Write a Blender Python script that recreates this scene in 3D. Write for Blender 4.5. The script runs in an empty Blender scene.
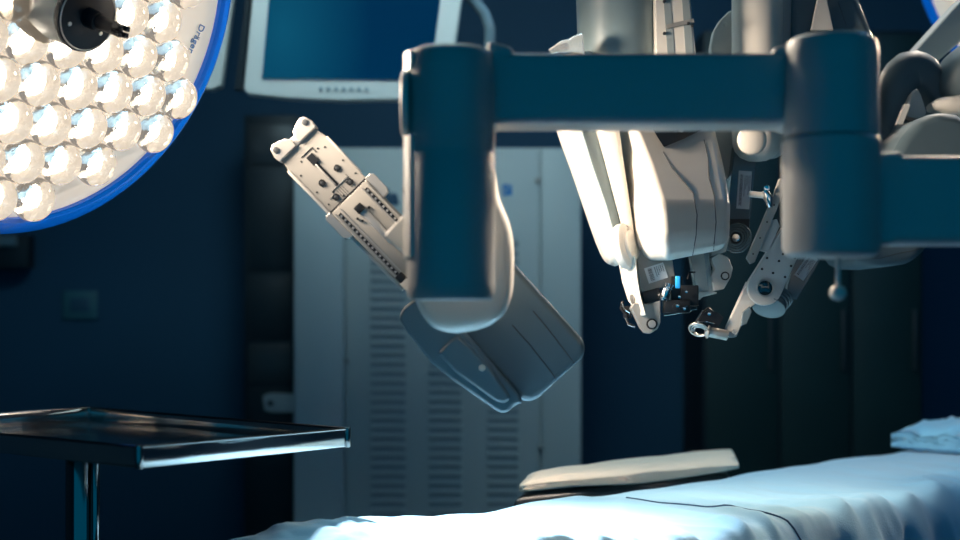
import bpy, bmesh, math, random
from mathutils import Vector, Matrix
from mathutils.bvhtree import BVHTree
random.seed(4)
C = bpy.context.scene.collection
F = 1333.333; ZC = 1.15
PI = math.pi
def R(d): return math.radians(d)
def P(px, py, D): return Vector(((px-480)/F*D, D, ZC-(py-330)/F*D))

# ---------------------------------------------------------------- materials
def mat(name, col, rough=.5, metal=0, emit=None, es=0, trans=0, ior=1.45, bump=0, bscale=200, noise=0, nscale=20, coat=0, sheen=0, spec=.5):
    m = bpy.data.materials.new(name); m.use_nodes = True
    nt = m.node_tree; b = nt.nodes['Principled BSDF']
    b.inputs['Base Color'].default_value = (*col, 1)
    b.inputs['Roughness'].default_value = rough
    b.inputs['Metallic'].default_value = metal
    b.inputs['Transmission Weight'].default_value = trans
    b.inputs['IOR'].default_value = ior
    b.inputs['Coat Weight'].default_value = coat
    b.inputs['Sheen Weight'].default_value = sheen
    b.inputs['Specular IOR Level'].default_value = spec
    if emit:
        b.inputs['Emission Color'].default_value = (*emit, 1); b.inputs['Emission Strength'].default_value = es
    tc = nt.nodes.new('ShaderNodeTexCoord')
    if noise:
        n = nt.nodes.new('ShaderNodeTexNoise'); n.inputs['Scale'].default_value = nscale; n.inputs['Detail'].default_value = 4
        nt.links.new(tc.outputs['Object'], n.inputs['Vector'])
        r = nt.nodes.new('ShaderNodeMapRange'); r.inputs['To Min'].default_value = 1-noise; r.inputs['To Max'].default_value = 1+noise
        nt.links.new(n.outputs['Fac'], r.inputs['Value'])
        mx = nt.nodes.new('ShaderNodeVectorMath'); mx.operation = 'SCALE'; mx.inputs[0].default_value = col
        nt.links.new(r.outputs['Result'], mx.inputs['Scale']); nt.links.new(mx.outputs['Vector'], b.inputs['Base Color'])
    if bump:
        n = nt.nodes.new('ShaderNodeTexNoise'); n.inputs['Scale'].default_value = bscale; n.inputs['Detail'].default_value = 3
        nt.links.new(tc.outputs['Object'], n.inputs['Vector'])
        bp = nt.nodes.new('ShaderNodeBump'); bp.inputs['Strength'].default_value = bump; bp.inputs['Distance'].default_value = .002
        nt.links.new(n.outputs['Fac'], bp.inputs['Height']); nt.links.new(bp.outputs['Normal'], b.inputs['Normal'])
    return m
M = dict(
 plastic=mat('grey_plastic', (.44,.43,.41), .42, bump=.05, bscale=600, noise=.03),
 frame=mat('frame_plastic', (.40,.40,.39), .38, noise=.03, bump=.03, bscale=500),
 ivory=mat('ivory_plastic', (.62,.59,.54), .33, noise=.02),
 tealp=mat('slate_plastic', (.11,.15,.17), .2, noise=.03, coat=.4),
 smoke=mat('smoked_plastic', (.17,.23,.25), .35, noise=.03),
 slate2=mat('mid_slate_plastic', (.07,.105,.125), .55, noise=.03),
 edge_shade=mat('edge_shade_blue', (.01,.06,.14), .7, noise=.05),  # dark blue for the painted shade line at the sheet overlap
 navy=mat('navy_plastic', (.008,.012,.018), .5, noise=.05, spec=.25),
 gun=mat('gunmetal_tube', (.24,.23,.22), .1, 1, noise=.02),
 dkp=mat('dark_plastic', (.03,.035,.04), .4, noise=.1),
 black=mat('black_rubber', (.008,.009,.011), .35, noise=.1),
 seam=mat('seam_line', (.05,.055,.06), .6, noise=.05),
 metal=mat('brushed_metal', (.48,.46,.43), .38, .75, noise=.04, nscale=60),
 alu=mat('anodised_aluminium', (.30,.29,.27), .42, .3, noise=.04, nscale=50),
 chrome=mat('chrome', (.82,.82,.83), .06, 1, noise=.01),
 steel=mat('stainless_steel', (.62,.60,.57), .12, 1, noise=.03, nscale=30, bump=.02, bscale=60),
 label=mat('label_paper', (.62,.63,.63), .5, noise=.02),
 ink=mat('label_ink', (.05,.05,.06), .6, noise=.05),
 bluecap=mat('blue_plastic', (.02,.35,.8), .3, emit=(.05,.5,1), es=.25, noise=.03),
 cab=mat('enamel_cabinet', (.40,.43,.42), .4, noise=.03, nscale=3),
 cab2=mat('enamel_cabinet_side', (.36,.41,.42), .4, noise=.03, nscale=3),
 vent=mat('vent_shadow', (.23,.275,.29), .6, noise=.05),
 logo=mat('logo_dark_blue', (.008,.05,.10), .5, noise=.03),
 logob=mat('logo_blue', (.01,.16,.42), .5, noise=.03),
 wall=mat('wall_blue_paint', (.006,.055,.11), .7, noise=.12, nscale=1.5, bump=.05, bscale=90),
 wallr=mat('wall_side_paint', (.016,.07,.12), .7, noise=.1, nscale=1.5),
 floor=mat('floor_vinyl', (.03,.07,.09), .25, noise=.15, nscale=2),
 ceil=mat('ceiling_paint', (.08,.12,.14), .8, noise=.05, nscale=3),
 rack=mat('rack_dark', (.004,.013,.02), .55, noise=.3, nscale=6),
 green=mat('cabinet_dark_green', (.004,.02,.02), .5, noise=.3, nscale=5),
 bezel=mat('monitor_bezel', (.50,.49,.46), .4, noise=.02),
 cloth=mat('pale_blue_drape', (.25,.49,.65), .85, bump=.35, bscale=350, noise=.04, nscale=8, sheen=.2),
 cloth2=mat('blue_pillow_cloth', (.20,.48,.68), .85, bump=.35, bscale=350, noise=.05, nscale=10, sheen=.2),
 towel=mat('beige_towel', (.86,.67,.51), .9, bump=.5, bscale=260, noise=.05, nscale=15, sheen=.3),
 lampface=mat('lamp_face', (.66,.60,.53), .45, noise=.03, emit=(1,.85,.70), es=.38),  # emission stands in for lens light spilling over the panel
 hub=mat('lamp_hub_ivory', (.85,.75,.60), .35, noise=.02),
 rim=mat('lamp_blue_rim', (.0,.14,.62), .25, coat=.4, emit=(0,.12,.62), es=.28, noise=.03, spec=.5),  # emission stands in for lamplight shining through the rim
 led=mat('led_chip', (1,.95,.85), .5, emit=(1,.90,.76), es=14, noise=.01),
 ledr=mat('led_reflector', (.9,.84,.76), .3, .2, emit=(1,.86,.70), es=.42, noise=.05, nscale=150, bump=1, bscale=220),
)
# optical glass of the lamp lenses
M['glass'] = mat('lens_glass', (1,.98,.95), .02, trans=1, ior=1.45, bump=.6, bscale=45, emit=(1,.86,.70), es=.08)
M['clear'] = mat('clear_plastic', (.85,.9,.92), .08, trans=.75, ior=1.4, bump=.6, bscale=90)
# monitor picture: soft cyan glow on the left of a deep blue image
def screen_mat():
    m = bpy.data.materials.new('monitor_screen'); m.use_nodes = True; nt = m.node_tree; b = nt.nodes['Principled BSDF']
    b.inputs['Base Color'].default_value = (.0,.01,.02,1); b.inputs['Roughness'].default_value = .15
    tc = nt.nodes.new('ShaderNodeTexCoord'); mp = nt.nodes.new('ShaderNodeMapping'); gr = nt.nodes.new('ShaderNodeTexGradient'); gr.gradient_type = 'SPHERICAL'
    mp.inputs['Location'].default_value = (1.6, 0, -1.62*1.15); mp.inputs['Scale'].default_value = (3.0, 0, 1.0)
    c = P(283,30,3.6)
    mp.inputs['Location'].default_value = (-c.x*4.2, 0, -c.z*2.6); mp.inputs['Scale'].default_value = (4.2, 0, 2.6)
    nt.links.new(tc.outputs['Object'], mp.inputs['Vector']); nt.links.new(mp.outputs['Vector'], gr.inputs['Vector'])
    cr = nt.nodes.new('ShaderNodeValToRGB'); cr.color_ramp.elements[0].color = (.0,.024,.085,1); cr.color_ramp.elements[1].color = (.006,.12,.22,1)
    nt.links.new(gr.outputs['Fac'], cr.inputs['Fac']); nt.links.new(cr.outputs['Color'], b.inputs['Emission Color']); b.inputs['Emission Strength'].default_value = .6
    return m
M['screen'] = screen_mat()

# ---------------------------------------------------------------- builders
def frame(px, py, D, ang=0, yaw=0, pitch=0):
    """local px units: +u along ang (clockwise on screen), +v downwards, +w towards the viewer's side of the room"""
    s = D/F; a = R(ang)
    U = Vector((math.cos(a), 0, -math.sin(a))); V = Vector((-math.sin(a), 0, -math.cos(a))); W = Vector((0,-1,0))
    if yaw:
        q = Matrix.Rotation(R(yaw), 3, V); U = q@U; W = q@W
    if pitch:
        q = Matrix.Rotation(R(pitch), 3, U); V = q@V; W = q@W
    m = Matrix.Identity(4)
    for i, ax in enumerate((U, V, W)):
        for k in range(3): m[k][i] = ax[k]*s
    o = P(px, py, D)
    for k in range(3): m[k][3] = o[k]
    return m
I4 = Matrix.Identity(4)
class MB:
    def __init__(s, m=I4): s.bm = bmesh.new(); s.m = m
    def _v(s, p): return s.bm.verts.new(s.m@Vector(p))
    def box(s, x0, x1, y0, y1, z0, z1, bev=0, seg=2):
        vs = [s._v((x, y, z)) for x in (x0,x1) for y in (y0,y1) for z in (z0,z1)]
        fs = [s.bm.faces.new([vs[i] for i in q]) for q in ((0,1,3,2),(4,6,7,5),(0,4,5,1),(2,3,7,6),(0,2,6,4),(1,5,7,3))]
        if bev:
            es = {e for f in fs for e in f.edges}
            bmesh.ops.bevel(s.bm, geom=list(es), offset=bev*s.m.col[0].length, segments=seg, affect='EDGES', profile=.5)
        return s
    def prism(s, pts, w0, w1):
        a = [s._v((p[0], p[1], w0)) for p in pts]; b = [s._v((p[0], p[1], w1)) for p in pts]
        n = len(pts)
        s.bm.faces.new(a); s.bm.faces.new(b[::-1])
        for i in range(n): s.bm.faces.new((a[i], a[(i+1)%n], b[(i+1)%n], b[i]))
        return s
    def lathe(s, prof, seg=40, o=(0,0,0), ax=(0,0,1), sx=1, sy=1):
        """prof: (radius, height) along ax"""
        z = Vector(ax).normalized(); x = z.orthogonal().normalized(); y = z.cross(x); o = Vector(o)
        rings = []
        for r, h in prof:
            if r <= 1e-9: rings.append([s._v(o+z*h)])
            else: rings.append([s._v(o+z*h+x*(r*sx*math.cos(2*PI*i/seg))+y*(r*sy*math.sin(2*PI*i/seg))) for i in range(seg)])
        for a, b in zip(rings, rings[1:]):
            for i in range(seg):
                j = (i+1) % seg
                if len(a) == 1 and len(b) == 1: continue
                if len(a) == 1: s.bm.faces.new((a[0], b[j], b[i]))
                elif len(b) == 1: s.bm.faces.new((a[i], a[j], b[0]))
                else: s.bm.faces.new((a[i], a[j], b[j], b[i]))
        if len(rings[0]) > 1: s.bm.faces.new(rings[0][::-1])
        if len(rings[-1]) > 1: s.bm.faces.new(rings[-1])
        return s
    def cyl(s, o, ax, r, h, seg=24, bev=0):
        b = bev or r*.08
        b = min(b, h*.4)
        return s.lathe([(0,0),(r-b,0),(r-b*.3,b*.3),(r,b),(r,h-b),(r-b*.3,h-b*.3),(r-b,h),(0,h)], seg, o, ax)
    def ring(s, o, ax, r, t, seg=40, n=10):
        prof = [(r+t*math.cos(2*PI*i/n), t*math.sin(2*PI*i/n)) for i in range(n)]
        z = Vector(ax).normalized(); x = z.orthogonal().normalized(); y = z.cross(x); o = Vector(o)
        g = [[s._v(o+z*h+(x*math.cos(2*PI*k/seg)+y*math.sin(2*PI*k/seg))*q) for q, h in prof] for k in range(seg)]
        for k in range(seg):
            for i in range(n): s.bm.faces.new((g[k][i], g[(k+1)%seg][i], g[(k+1)%seg][(i+1)%n], g[k][(i+1)%n]))
        return s
    def tube(s, pts, r, seg=10):
        pts = [Vector(p) for p in pts]; n = len(pts); rings = []
        rr = r if isinstance(r, (list,tuple)) else [r]*n
        up = None
        for i, p in enumerate(pts):
            t = (pts[min(i+1,n-1)]-pts[max(i-1,0)]).normalized()
            if up is None: up = t.orthogonal().normalized()
            up = (up-t*up.dot(t)).normalized(); q = t.cross(up)
            rings.append([s._v(p+(up*math.cos(2*PI*k/seg)+q*math.sin(2*PI*k/seg))*rr[i]) for k in range(seg)])
        for a, b in zip(rings, rings[1:]):
            for k in range(seg): s.bm.faces.new((a[k], a[(k+1)%seg], b[(k+1)%seg], b[k]))
        s.bm.faces.new(rings[0][::-1]); s.bm.faces.new(rings[-1])
        return s
    def loft(s, st, n=3.0, seg=32, sub=3):
        """stations (px, py, D, half width px, half depth m); rounded-box section across the path"""
        pp = []
        def cr(a,b,c,d,t): return .5*((2*b)+(-a+c)*t+(2*a-5*b+4*c-d)*t*t+(-a+3*b-3*c+d)*t**3)
        for i in range(len(st)-1):
            q = [st[max(i-1,0)], st[i], st[i+1], st[min(i+2,len(st)-1)]]
            for k in range(sub):
                pp.append([cr(q[0][j],q[1][j],q[2][j],q[3][j],k/sub) for j in range(5)])
        pp.append(list(st[-1]))
        rings = []
        for i, t in enumerate(pp):
            a = pp[max(i-1,0)]; b = pp[min(i+1,len(pp)-1)]
            d = Vector((b[0]-a[0], b[1]-a[1])); d = d.normalized() if d.length > 1e-6 else Vector((0,1))
            nx = Vector((-d.y, 0, -d.x)); c = P(t[0],t[1],t[2]); w = max(t[3],.3)/F*t[2]; h = max(t[4],.0005)
            ring = []
            for k in range(seg):
                an = 2*PI*(k+.5)/seg; co, si = math.cos(an), math.sin(an)
                ring.append(s._v(c+nx*(w*math.copysign(abs(co)**(2/n),co))+Vector((0,1,0))*(h*math.copysign(abs(si)**(2/n),si))))
            rings.append(ring)
        for a, b in zip(rings, rings[1:]):
            for k in range(seg): s.bm.faces.new((a[k], a[(k+1)%seg], b[(k+1)%seg], b[k]))
        s.bm.faces.new(rings[0][::-1]); s.bm.faces.new(rings[-1])
        return s
    def levels(s, lv):
        """stack of quads, each four world points"""
        rs = [[s._v(p) for p in l] for l in lv]
        for a, b in zip(rs, rs[1:]):
            for k in range(4): s.bm.faces.new((a[k], a[(k+1)%4], b[(k+1)%4], b[k]))
        s.bm.faces.new(rs[0][::-1]); s.bm.faces.new(rs[-1]); return s
    def done(s, name, m, parent=None, bev=0, seg=3, smooth=True, sub=0, ang=35, tri=False):
        bmesh.ops.remove_doubles(s.bm, verts=s.bm.verts, dist=1e-6)
        bmesh.ops.recalc_face_normals(s.bm, faces=s.bm.faces)
        me = bpy.data.meshes.new(name); s.bm.to_mesh(me); s.bm.free()
        o = bpy.data.objects.new(name, me); C.objects.link(o)
        me.materials.append(M[m] if isinstance(m, str) else m)
        if smooth: me.shade_smooth()
        if sub:
            k = o.modifiers.new('sub','SUBSURF'); k.levels = k.render_levels = sub
        if bev:
            k = o.modifiers.new('bev','BEVEL'); k.width = bev; k.segments = seg; k.limit_method = 'ANGLE'; k.angle_limit = R(30); k.harden_normals = True
        if smooth and not sub and not bev:
            try: me.set_sharp_from_angle(angle=R(ang))
            except Exception: pass
        if parent is not None:
            o.parent = parent; o.matrix_parent_inverse = parent.matrix_world.inverted()
        return o
def tag(o, label=None, cat=None, group=None, kind=None):
    if label: o['label'] = label
    if cat: o['category'] = cat
    if group: o['group'] = group
    if kind: o['kind'] = kind
    return o
def thing(name, loc, label, cat, group=None):
    o = bpy.data.objects.new(name, None); C.objects.link(o); o.location = loc; o.empty_display_size = .05
    bpy.context.view_layer.update()
    return tag(o, label, cat, group)
def copy_tree(o, parent=None):
    c = o.copy(); C.objects.link(c)
    if parent is not None: c.parent = parent
    for ch in list(o.children): copy_tree(ch, c)
    return c
def bvh(o):
    dg = bpy.context.evaluated_depsgraph_get(); dg.update()
    e = o.evaluated_get(dg); me = e.to_mesh()
    vs = [o.matrix_world@v.co for v in me.vertices]; ps = [tuple(p.vertices) for p in me.polygons]
    e.to_mesh_clear()
    return BVHTree.FromPolygons(vs, ps)
def onto(tree, px, py):
    o = Vector((0,0,ZC)); d = (P(px,py,1)-o).normalized(); h = tree.ray_cast(o, d)
    return (h[0], h[1]) if h[0] is not None else (None, None)
def seam(ob, pts, r=.0007, name='seam', m='seam', n=8, parent=None):
    """a joint line running over the surface of a part"""
    bpy.context.view_layer.update()
    t = bvh(ob); out = []
    for a, b in zip(pts, pts[1:]):
        for k in range(n):
            f = k/n; h, nn = onto(t, a[0]+(b[0]-a[0])*f, a[1]+(b[1]-a[1])*f)
            if h is not None: out.append(h)
    h, nn = onto(t, *pts[-1])
    if h is not None: out.append(h)
    if len(out) < 2: return None
    o = MB().tube(out, r, 6).done(name, m, parent or ob.parent)
    return o
def text(body, mx, size, m, name, parent):
    cu = bpy.data.curves.new(name, 'FONT'); cu.body = body; cu.size = size; cu.extrude = .0006; cu.offset = size*.045 if body != 'Dräger' else 0; cu.align_x = 'LEFT'
    o = bpy.data.objects.new(name, cu); C.objects.link(o)
    dg = bpy.context.evaluated_depsgraph_get(); dg.update()
    me = bpy.data.meshes.new_from_object(o.evaluated_get(dg)); bpy.data.objects.remove(o)
    me.transform(mx); me.name = name; me.materials.clear(); me.materials.append(M[m])
    o = bpy.data.objects.new(name, me); C.objects.link(o)
    if parent is not None: o.parent = parent; o.matrix_parent_inverse = parent.matrix_world.inverted()
    return o
def label_plate(mx, w, h, parent, rows=5, tick=True):
    """small printed sticker lying on a frame's w=0 plane, centred"""
    b = MB(mx).box(-w/2, w/2, -h/2, h/2, 0, .5); o = b.done('label', 'label', parent)
    k = MB(mx); rnd = random.Random(int(w*13+h*7))
    x = -w/2+w*.14
    y = -h/2+h*.1
    while y < h/2-h*.1:                           # the bar code
        t = rnd.choice((.25,.35,.55)); k.box(x, x+w*.22, y, y+t, .5, .62); y += t+rnd.choice((.3,.45))
    for i in range(rows):
        xx = x+w*(.34+.1*i)
        if xx > w/2-w*.08: break
        y = -h/2+h*.12
        ln = h*rnd.uniform(.35,.75)
        while y < -h/2+ln:
            t = rnd.uniform(.5,1.2); k.box(xx, xx+w*.05, y, y+t, .5, .62); y += t+.5
    q = k.done('print', 'ink', o, smooth=False)
    q.matrix_parent_inverse = o.matrix_world.inverted(); return o

# ---------------------------------------------------------------- room
def struct(name, mb, m): return tag(mb.done(name, m, smooth=False), kind='structure')
RX0, RX1, RY0, RY1, RH = -3.6, 3.4, -1.5, 5.4, 3.0
struct('floor', MB().box(RX0,RX1,RY0,RY1,-.1,0), 'floor')
struct('ceiling', MB().box(RX0,RX1,RY0,RY1,RH,RH+.1), 'ceil')
struct('wall_back', MB().box(RX0,RX1,RY1,RY1+.1,0,RH), 'wall')
struct('wall_left', MB().box(RX0-.1,RX0,RY0,RY1,0,RH), 'wallr')
struct('wall_right', MB().box(RX1,RX1+.1,RY0,RY1,0,RH), 'wallr')
struct('baseboard_back', MB().box(RX0,RX1,RY1-.02,RY1,0,.1,.004), 'rack')

# ---------------------------------------------------------------- surgical lamps
LR = .357
def orient(n, spin=0):
    n = Vector(n).normalized(); a = n.cross(Vector((0,0,1))).normalized(); b = n.cross(a)
    m = Matrix((a, b, n)).transposed()
    if m.determinant() < 0: m = Matrix((-a, b, n)).transposed()
    return (m@Matrix.Rotation(spin, 3, 'Z')).to_euler()
def _lt():      # where the lettering sits on the front panel, in lamp coordinates
    yw_, pt_ = .9998, .3876
    n = Vector((math.sin(yw_)*math.cos(pt_), -math.cos(yw_)*math.cos(pt_), -math.sin(pt_))); c = P(44.2,-.75,1.95)
    o = Vector((0,0,ZC)); d = P(193,35,1)-o; h = o+d*((c-o).dot(n)/d.dot(n))
    q = orient(n, R(4)).to_matrix().inverted()@(h-c); return (q.x/(1.95/1.9), q.y/(1.95/1.9))
def make_lamp():
    root = thing('surgical_lamp', (0,0,0), 'large round surgical lamp with blue rim, clear lenses and central handle, filling the upper left', 'surgical lamp', None)
    # local +Z is the direction the lamp shines
    MB().lathe([(0,-.075),(.20,-.07),(.30,-.05),(.338,-.02),(.338,0),(0,0)], 72).done('housing', 'ivory', root)
    MB().lathe([(.335,-.034),(.350,-.032),(.3565,-.020),(.357,-.004),(.352,.008),(.342,.0145),(.333,.0150),(.328,.011),(.3265,-.02)], 96).done('rim', 'rim', root)
    MB().lathe([(.075,.0005),(.326,.0005),(.328,.0035),(.324,.0045),(.318,.003),(.075,.003)], 72).done('front_panel', 'lampface', root)
    # seams of the panel segments
    b = MB()
    for a in (20, 80, 140, 200, 260, 320):
        c, s_ = math.cos(R(a)), math.sin(R(a)); b.tube([(c*.09,s_*.09,.0032),(c*.32,s_*.32,.0032)], .0008, 6)
    b.done('panel_seam', 'seam', root)
    h = MB().lathe([(0,0),(.062,0),(.058,.012),(.049,.02),(.048,.086),(.046,.088),(0,.088)], 48).done('hub', 'hub', root)
    d = MB().lathe([(0,.088),(.049,.088),(.050,.093),(.049,.098),(.046,.100),(.014,.101),(.013,.124),(0,.124)], 48).done('hub_cap', 'navy', root)
    MB().ring((0,0,.0995), (0,0,1), .046, .0011, 48, 6).done('cap_ring', 'metal', root)
    for k in range(3):
        a = k*2*PI/3+.4; MB().cyl((.032*math.cos(a), .032*math.sin(a), .0995), (0,0,1), .003, .002, 12).done('cap_screw', 'metal', root)
    b = MB()
    b.cyl((0,0,.1), (0,0,1), .0095, .062, 20)
    for sx, sy in ((.006,.0045),(-.006,.0045),(.006,-.0045),(-.006,-.0045)): b.box(sx-.003,sx+.003,sy-.0035,sy+.0035,.160,.177,.0006)
    b.done('handle_stub', 'navy', root)
    # lens units on a hexagonal grid
    gl = None; S = .0675
    for j in range(-5, 6):
        for i in range(-6, 7):
            x = (i+(j%2)*.5)*S; y = j*S*.866
            r = math.hypot(x, y)
            if r > .300 or r < .06 or (LT and math.hypot(x-LT[0], y-LT[1]) < .045): continue
            if gl is None:
                gl = MB().lathe([(0,.006),(.024,.006),(.031,.011),(.0342,.018),(.0342,.025),(.031,.033),(.024,.040),(.013,.0445),(0,.046)], 32).done('lens', 'glass', root)
                rf = MB().lathe([(.009,.0035),(.0275,.0042),(.0325,.011),(.0335,.0115),(.029,.0038),(.009,.0032)], 28).done('reflector', 'ledr', gl)
                ld = MB().lathe([(0,.0038),(.0155,.0038),(.0155,.0052),(0,.0055)], 20).done('light_source', 'led', gl)
                gl.location = (x, y, 0)
                l = gl
            else:
                l = gl.copy(); C.objects.link(l); l.location = (x, y, 0)
                for ch in gl.children:
                    q = ch.copy(); C.objects.link(q); q.parent = l
    return root
LT = _lt(); lampA = make_lamp(); LS = 1.95/1.9; lampA.scale = (LS,)*3
yw, pt = .9998, .3876
nA = Vector((math.sin(yw)*math.cos(pt), -math.cos(yw)*math.cos(pt), -math.sin(pt)))
cA = P(44.2, -.75, 1.95)
lampB = copy_tree(lampA); tag(lampB, 'surgical lamp with blue rim, only a sliver showing at the top right corner')
lampC_added = copy_tree(lampA); tag(lampC_added, 'added surgical lamp high over the far side of the operating table, unseen above the picture')  # added lamp copy, unseen; carries the table and rim spots
def lamp_arm(root, c, n, top):
    back = c-n*.07
    p = [back, back-n*.08, back-n*.12+Vector((0,0,.05)), back-n*.13+Vector((0,0,.14))]
    mid = Vector((top[0], top[1], min(p[-1].z+.25, RH-.06)))
    b = MB(); b.tube(p+[p[-1]+Vector((0,0,.1))], .018, 12)
    b.tube([p[-1]+Vector((0,0,.08)), mid], .026, 14); b.tube([mid-Vector((0,0,.05)), Vector((top[0], top[1], RH))], .03, 16)
    o = b.done('suspension_arm', 'ivory', root); return o
def place_lamp(root, c, n, top, spin=0):
    root.location = c; root.rotation_euler = orient(n, spin); bpy.context.view_layer.update()
    lamp_arm(root, c, n, top)
place_lamp(lampA, cA, nA, (-1.1, 2.3), R(4))
cB = P(1062, -38, 3.2); nB = Vector((-.62,-.62,-.48)).normalized()
place_lamp(lampB, cB, nB, (2.0, 3.6))
cC = Vector((-.9, 3.3, 2.72)); nC = (Vector((.12,2.2,.85))-cC).normalized()
place_lamp(lampC_added, cC, nC, (-1.6, 3.3))
# maker's name printed along the lamp's rim
bpy.context.view_layer.update()
def lamp_local(px, py):      # the point of lamp A's face seen at a pixel, in lamp coordinates
    o = Vector((0,0,ZC)); d = P(px,py,1)-o; c = cA+nA*.0035
    t = (c-o).dot(nA)/d.dot(nA); return lampA.matrix_world.inverted()@(o+d*t)
p0 = lamp_local(200, 23); p1 = lamp_local(190, 46); ex = (p1-p0); ex.z = 0; L_ = ex.length; ex.normalize()
mm = Matrix.Identity(4); ey = Vector((0,0,1)).cross(ex)
for k in range(3): mm[k][0] = ex[k]; mm[k][1] = ey[k]; mm[k][3] = p0[k]
mm[2][3] = .0046
tx = text('Dräger', lampA.matrix_world@mm, .0185*L_/.043, 'logob', 'rim_lettering', lampA)
# a small dark bracket box on the far wall under the lamp
t = thing('wall_box', P(8,266,5.35), 'dark box on the wall below the large surgical lamp', 'wall box')
MB(frame(10,252,5.3)).box(-30,20,-17,16,-14,6,1).done('box', 'rack', t); MB(frame(2,241,5.28)).box(-22,16,-6,6,-6,6,2).done('top_cover', 'tealp', t)
t = thing('wall_outlet', P(81,322,5.38), 'faint square outlet plate on the blue wall above the steel tray', 'wall outlet')
MB(frame(80,305,5.39)).box(-17,17,-14,14,-1.5,1.5,.8).done('plate', mat('outlet_plate', (.03,.12,.15), .5, noise=.05), t)
MB(frame(80,305,5.385)).box(-10,10,-7,7,0,1.6,.5).done('socket', 'wallr', t)

# ---------------------------------------------------------------- instrument (Mayo) tray
def ground(px, py, H): D = F*H/(py-330); return P(px, py, D)
HT = .15
QR, QF, QL, QB = ground(347,429,HT), ground(139,447.5,HT), ground(-118,423,HT), ground(89,408,HT)
zt = ZC-HT; rh = .0225; wl = .005
t = thing('mayo_stand', (P(82,500,2.12).x, 2.12, 0), 'rectangular stainless steel instrument tray on a chrome pole, lower left', 'instrument stand')
qs = [QR, QF, QL, QB]
b = MB(); b.prism([(p.x, p.y) for p in qs], zt-rh-.003, zt-rh)
b.done('tray_floor', mat('tray_floor_steel', (.12,.15,.17), .1, 1, noise=.1), t)
for i in range(4):
    p, q2 = Vector((qs[i].x,qs[i].y,0)), Vector((qs[(i+1)%4].x,qs[(i+1)%4].y,0)); d = (q2-p); L_ = d.length; d.normalize(); nn = Vector((-d.y,d.x,0))
    mt = Matrix.Identity(4)
    for k in range(3): mt[k][0] = d[k]; mt[k][1] = nn[k]; mt[k][2] = (0,0,1)[k]; mt[k][3] = p[k]
    MB(mt).box(-.002,L_+.002,-wl/2,wl/2,zt-rh-.004,zt,.0008).done('tray_wall', 'steel', t)
    MB().tube([p+Vector((0,0,zt)), q2+Vector((0,0,zt))], .0028, 10).done('rolled_rim', 'gun', t)
    MB().cyl((p.x,p.y,zt-rh-.005), (0,0,1), .0055, rh+.008, 14).done('corner_cap', 'gun', t)
pc = t.location
b = MB(); b.cyl((pc.x, pc.y, .06), (0,0,1), .0255, zt-rh-.08, 32); b.done('pole', 'gun', t)
b = MB(); b.cyl((pc.x+.027, pc.y-.02, .5), (0,0,1), .007, zt-rh-.515, 16); b.done('height_rod', 'gun', t)
b = MB(); b.cyl((pc.x, pc.y, zt-rh-.022), (0,0,1), .045, .018, 32); b.done('mounting_plate', 'steel', t)
b = MB(); b.box(pc.x-.25,pc.x+.25,pc.y-.03,pc.y+.03,.05,.09,.01); b.box(pc.x-.28,pc.x-.22,pc.y-.2,pc.y+.2,.045,.085,.01); b.box(pc.x+.22,pc.x+.28,pc.y-.2,pc.y+.2,.045,.085,.01)
b.done('base', 'steel', t)
for sx in (-.25,.25):
    for sy in (-.17,.17): MB().cyl((pc.x+sx-.012, pc.y+sy, .0245), (1,0,0), .0245, .024, 20).done('caster', 'black', t)

# ---------------------------------------------------------------- cabinet behind
DC = 4.6; SC = DC/F
t = thing('electronics_cabinet', (P(438,0,DC+.3).x, DC+.3, 0), 'tall pale grey metal equipment cabinet with three columns of louvres', 'cabinet')
fc = frame(438, 330, DC)
zb = 330+1.13*F/DC-330   # px from horizon to just above the floor
MB(fc).box(-145,144,-183,zb-8,-180,-4,2.0,3).done('body', 'cab', t)
MB(fc).box(-135,134,zb-8,zb+5,-170,-14,1).done('plinth', 'rack', t)
MB(fc).box(-144,-94,-181,zb-10,-6,0,1.2,3).done('side_panel', 'cab2', t)
MB(fc).box(-92.5,101.5,-181,zb-10,-6,0,1.2,3).done('front_door', 'cab', t)
MB(fc).box(103,143,-181,zb-10,-6,0,1.2,3).done('side_panel', 'cab', t)
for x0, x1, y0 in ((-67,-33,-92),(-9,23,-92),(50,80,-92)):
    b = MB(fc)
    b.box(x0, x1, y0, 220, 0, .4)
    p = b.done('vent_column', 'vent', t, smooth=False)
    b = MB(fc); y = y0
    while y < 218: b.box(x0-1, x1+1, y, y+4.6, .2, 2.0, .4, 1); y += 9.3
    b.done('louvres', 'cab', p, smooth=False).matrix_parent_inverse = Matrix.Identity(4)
    p.children[0].matrix_parent_inverse = p.matrix_world.inverted()
for x, y in ((-91,31),(103,117),(100,-150)): MB(fc).cyl((x,y,-1), (0,0,1), 3.0, 4, 20).done('lock', 'alu', t)
def textm(px, py, D, ang=0):
    f_ = frame(px, py, D, ang); m_ = Matrix.Identity(4)
    u = f_.col[0].xyz.normalized(); v = -f_.col[1].xyz.normalized(); w = f_.col[2].xyz.normalized()
    for k in range(3): m_[k][0] = u[k]; m_[k][1] = v[k]; m_[k][2] = w[k]; m_[k][3] = f_[k][3]
    return m_
text('da Vinci', textm(378.5,204,DC-.002), 21.5*SC, 'logo', 'lettering', t)
text('Si', textm(502,195,DC-.002), 15*SC, 'logob', 'badge', t)
# latch bracket on the cabinet's left flank
b = MB(frame(275,403,4.75)); b.prism([(-12,-6),(-9,-9),(-4,-10),(20,-9),(20,9),(-4,9),(-10,7)], -3, 3)
b.done('side_latch', 'cab2', t, bev=.004)
MB(frame(271,403,4.74)).cyl((0,0,2), (0,0,1), 3.2, 2.5, 16).done('latch_bolt', 'rack', t)

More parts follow.
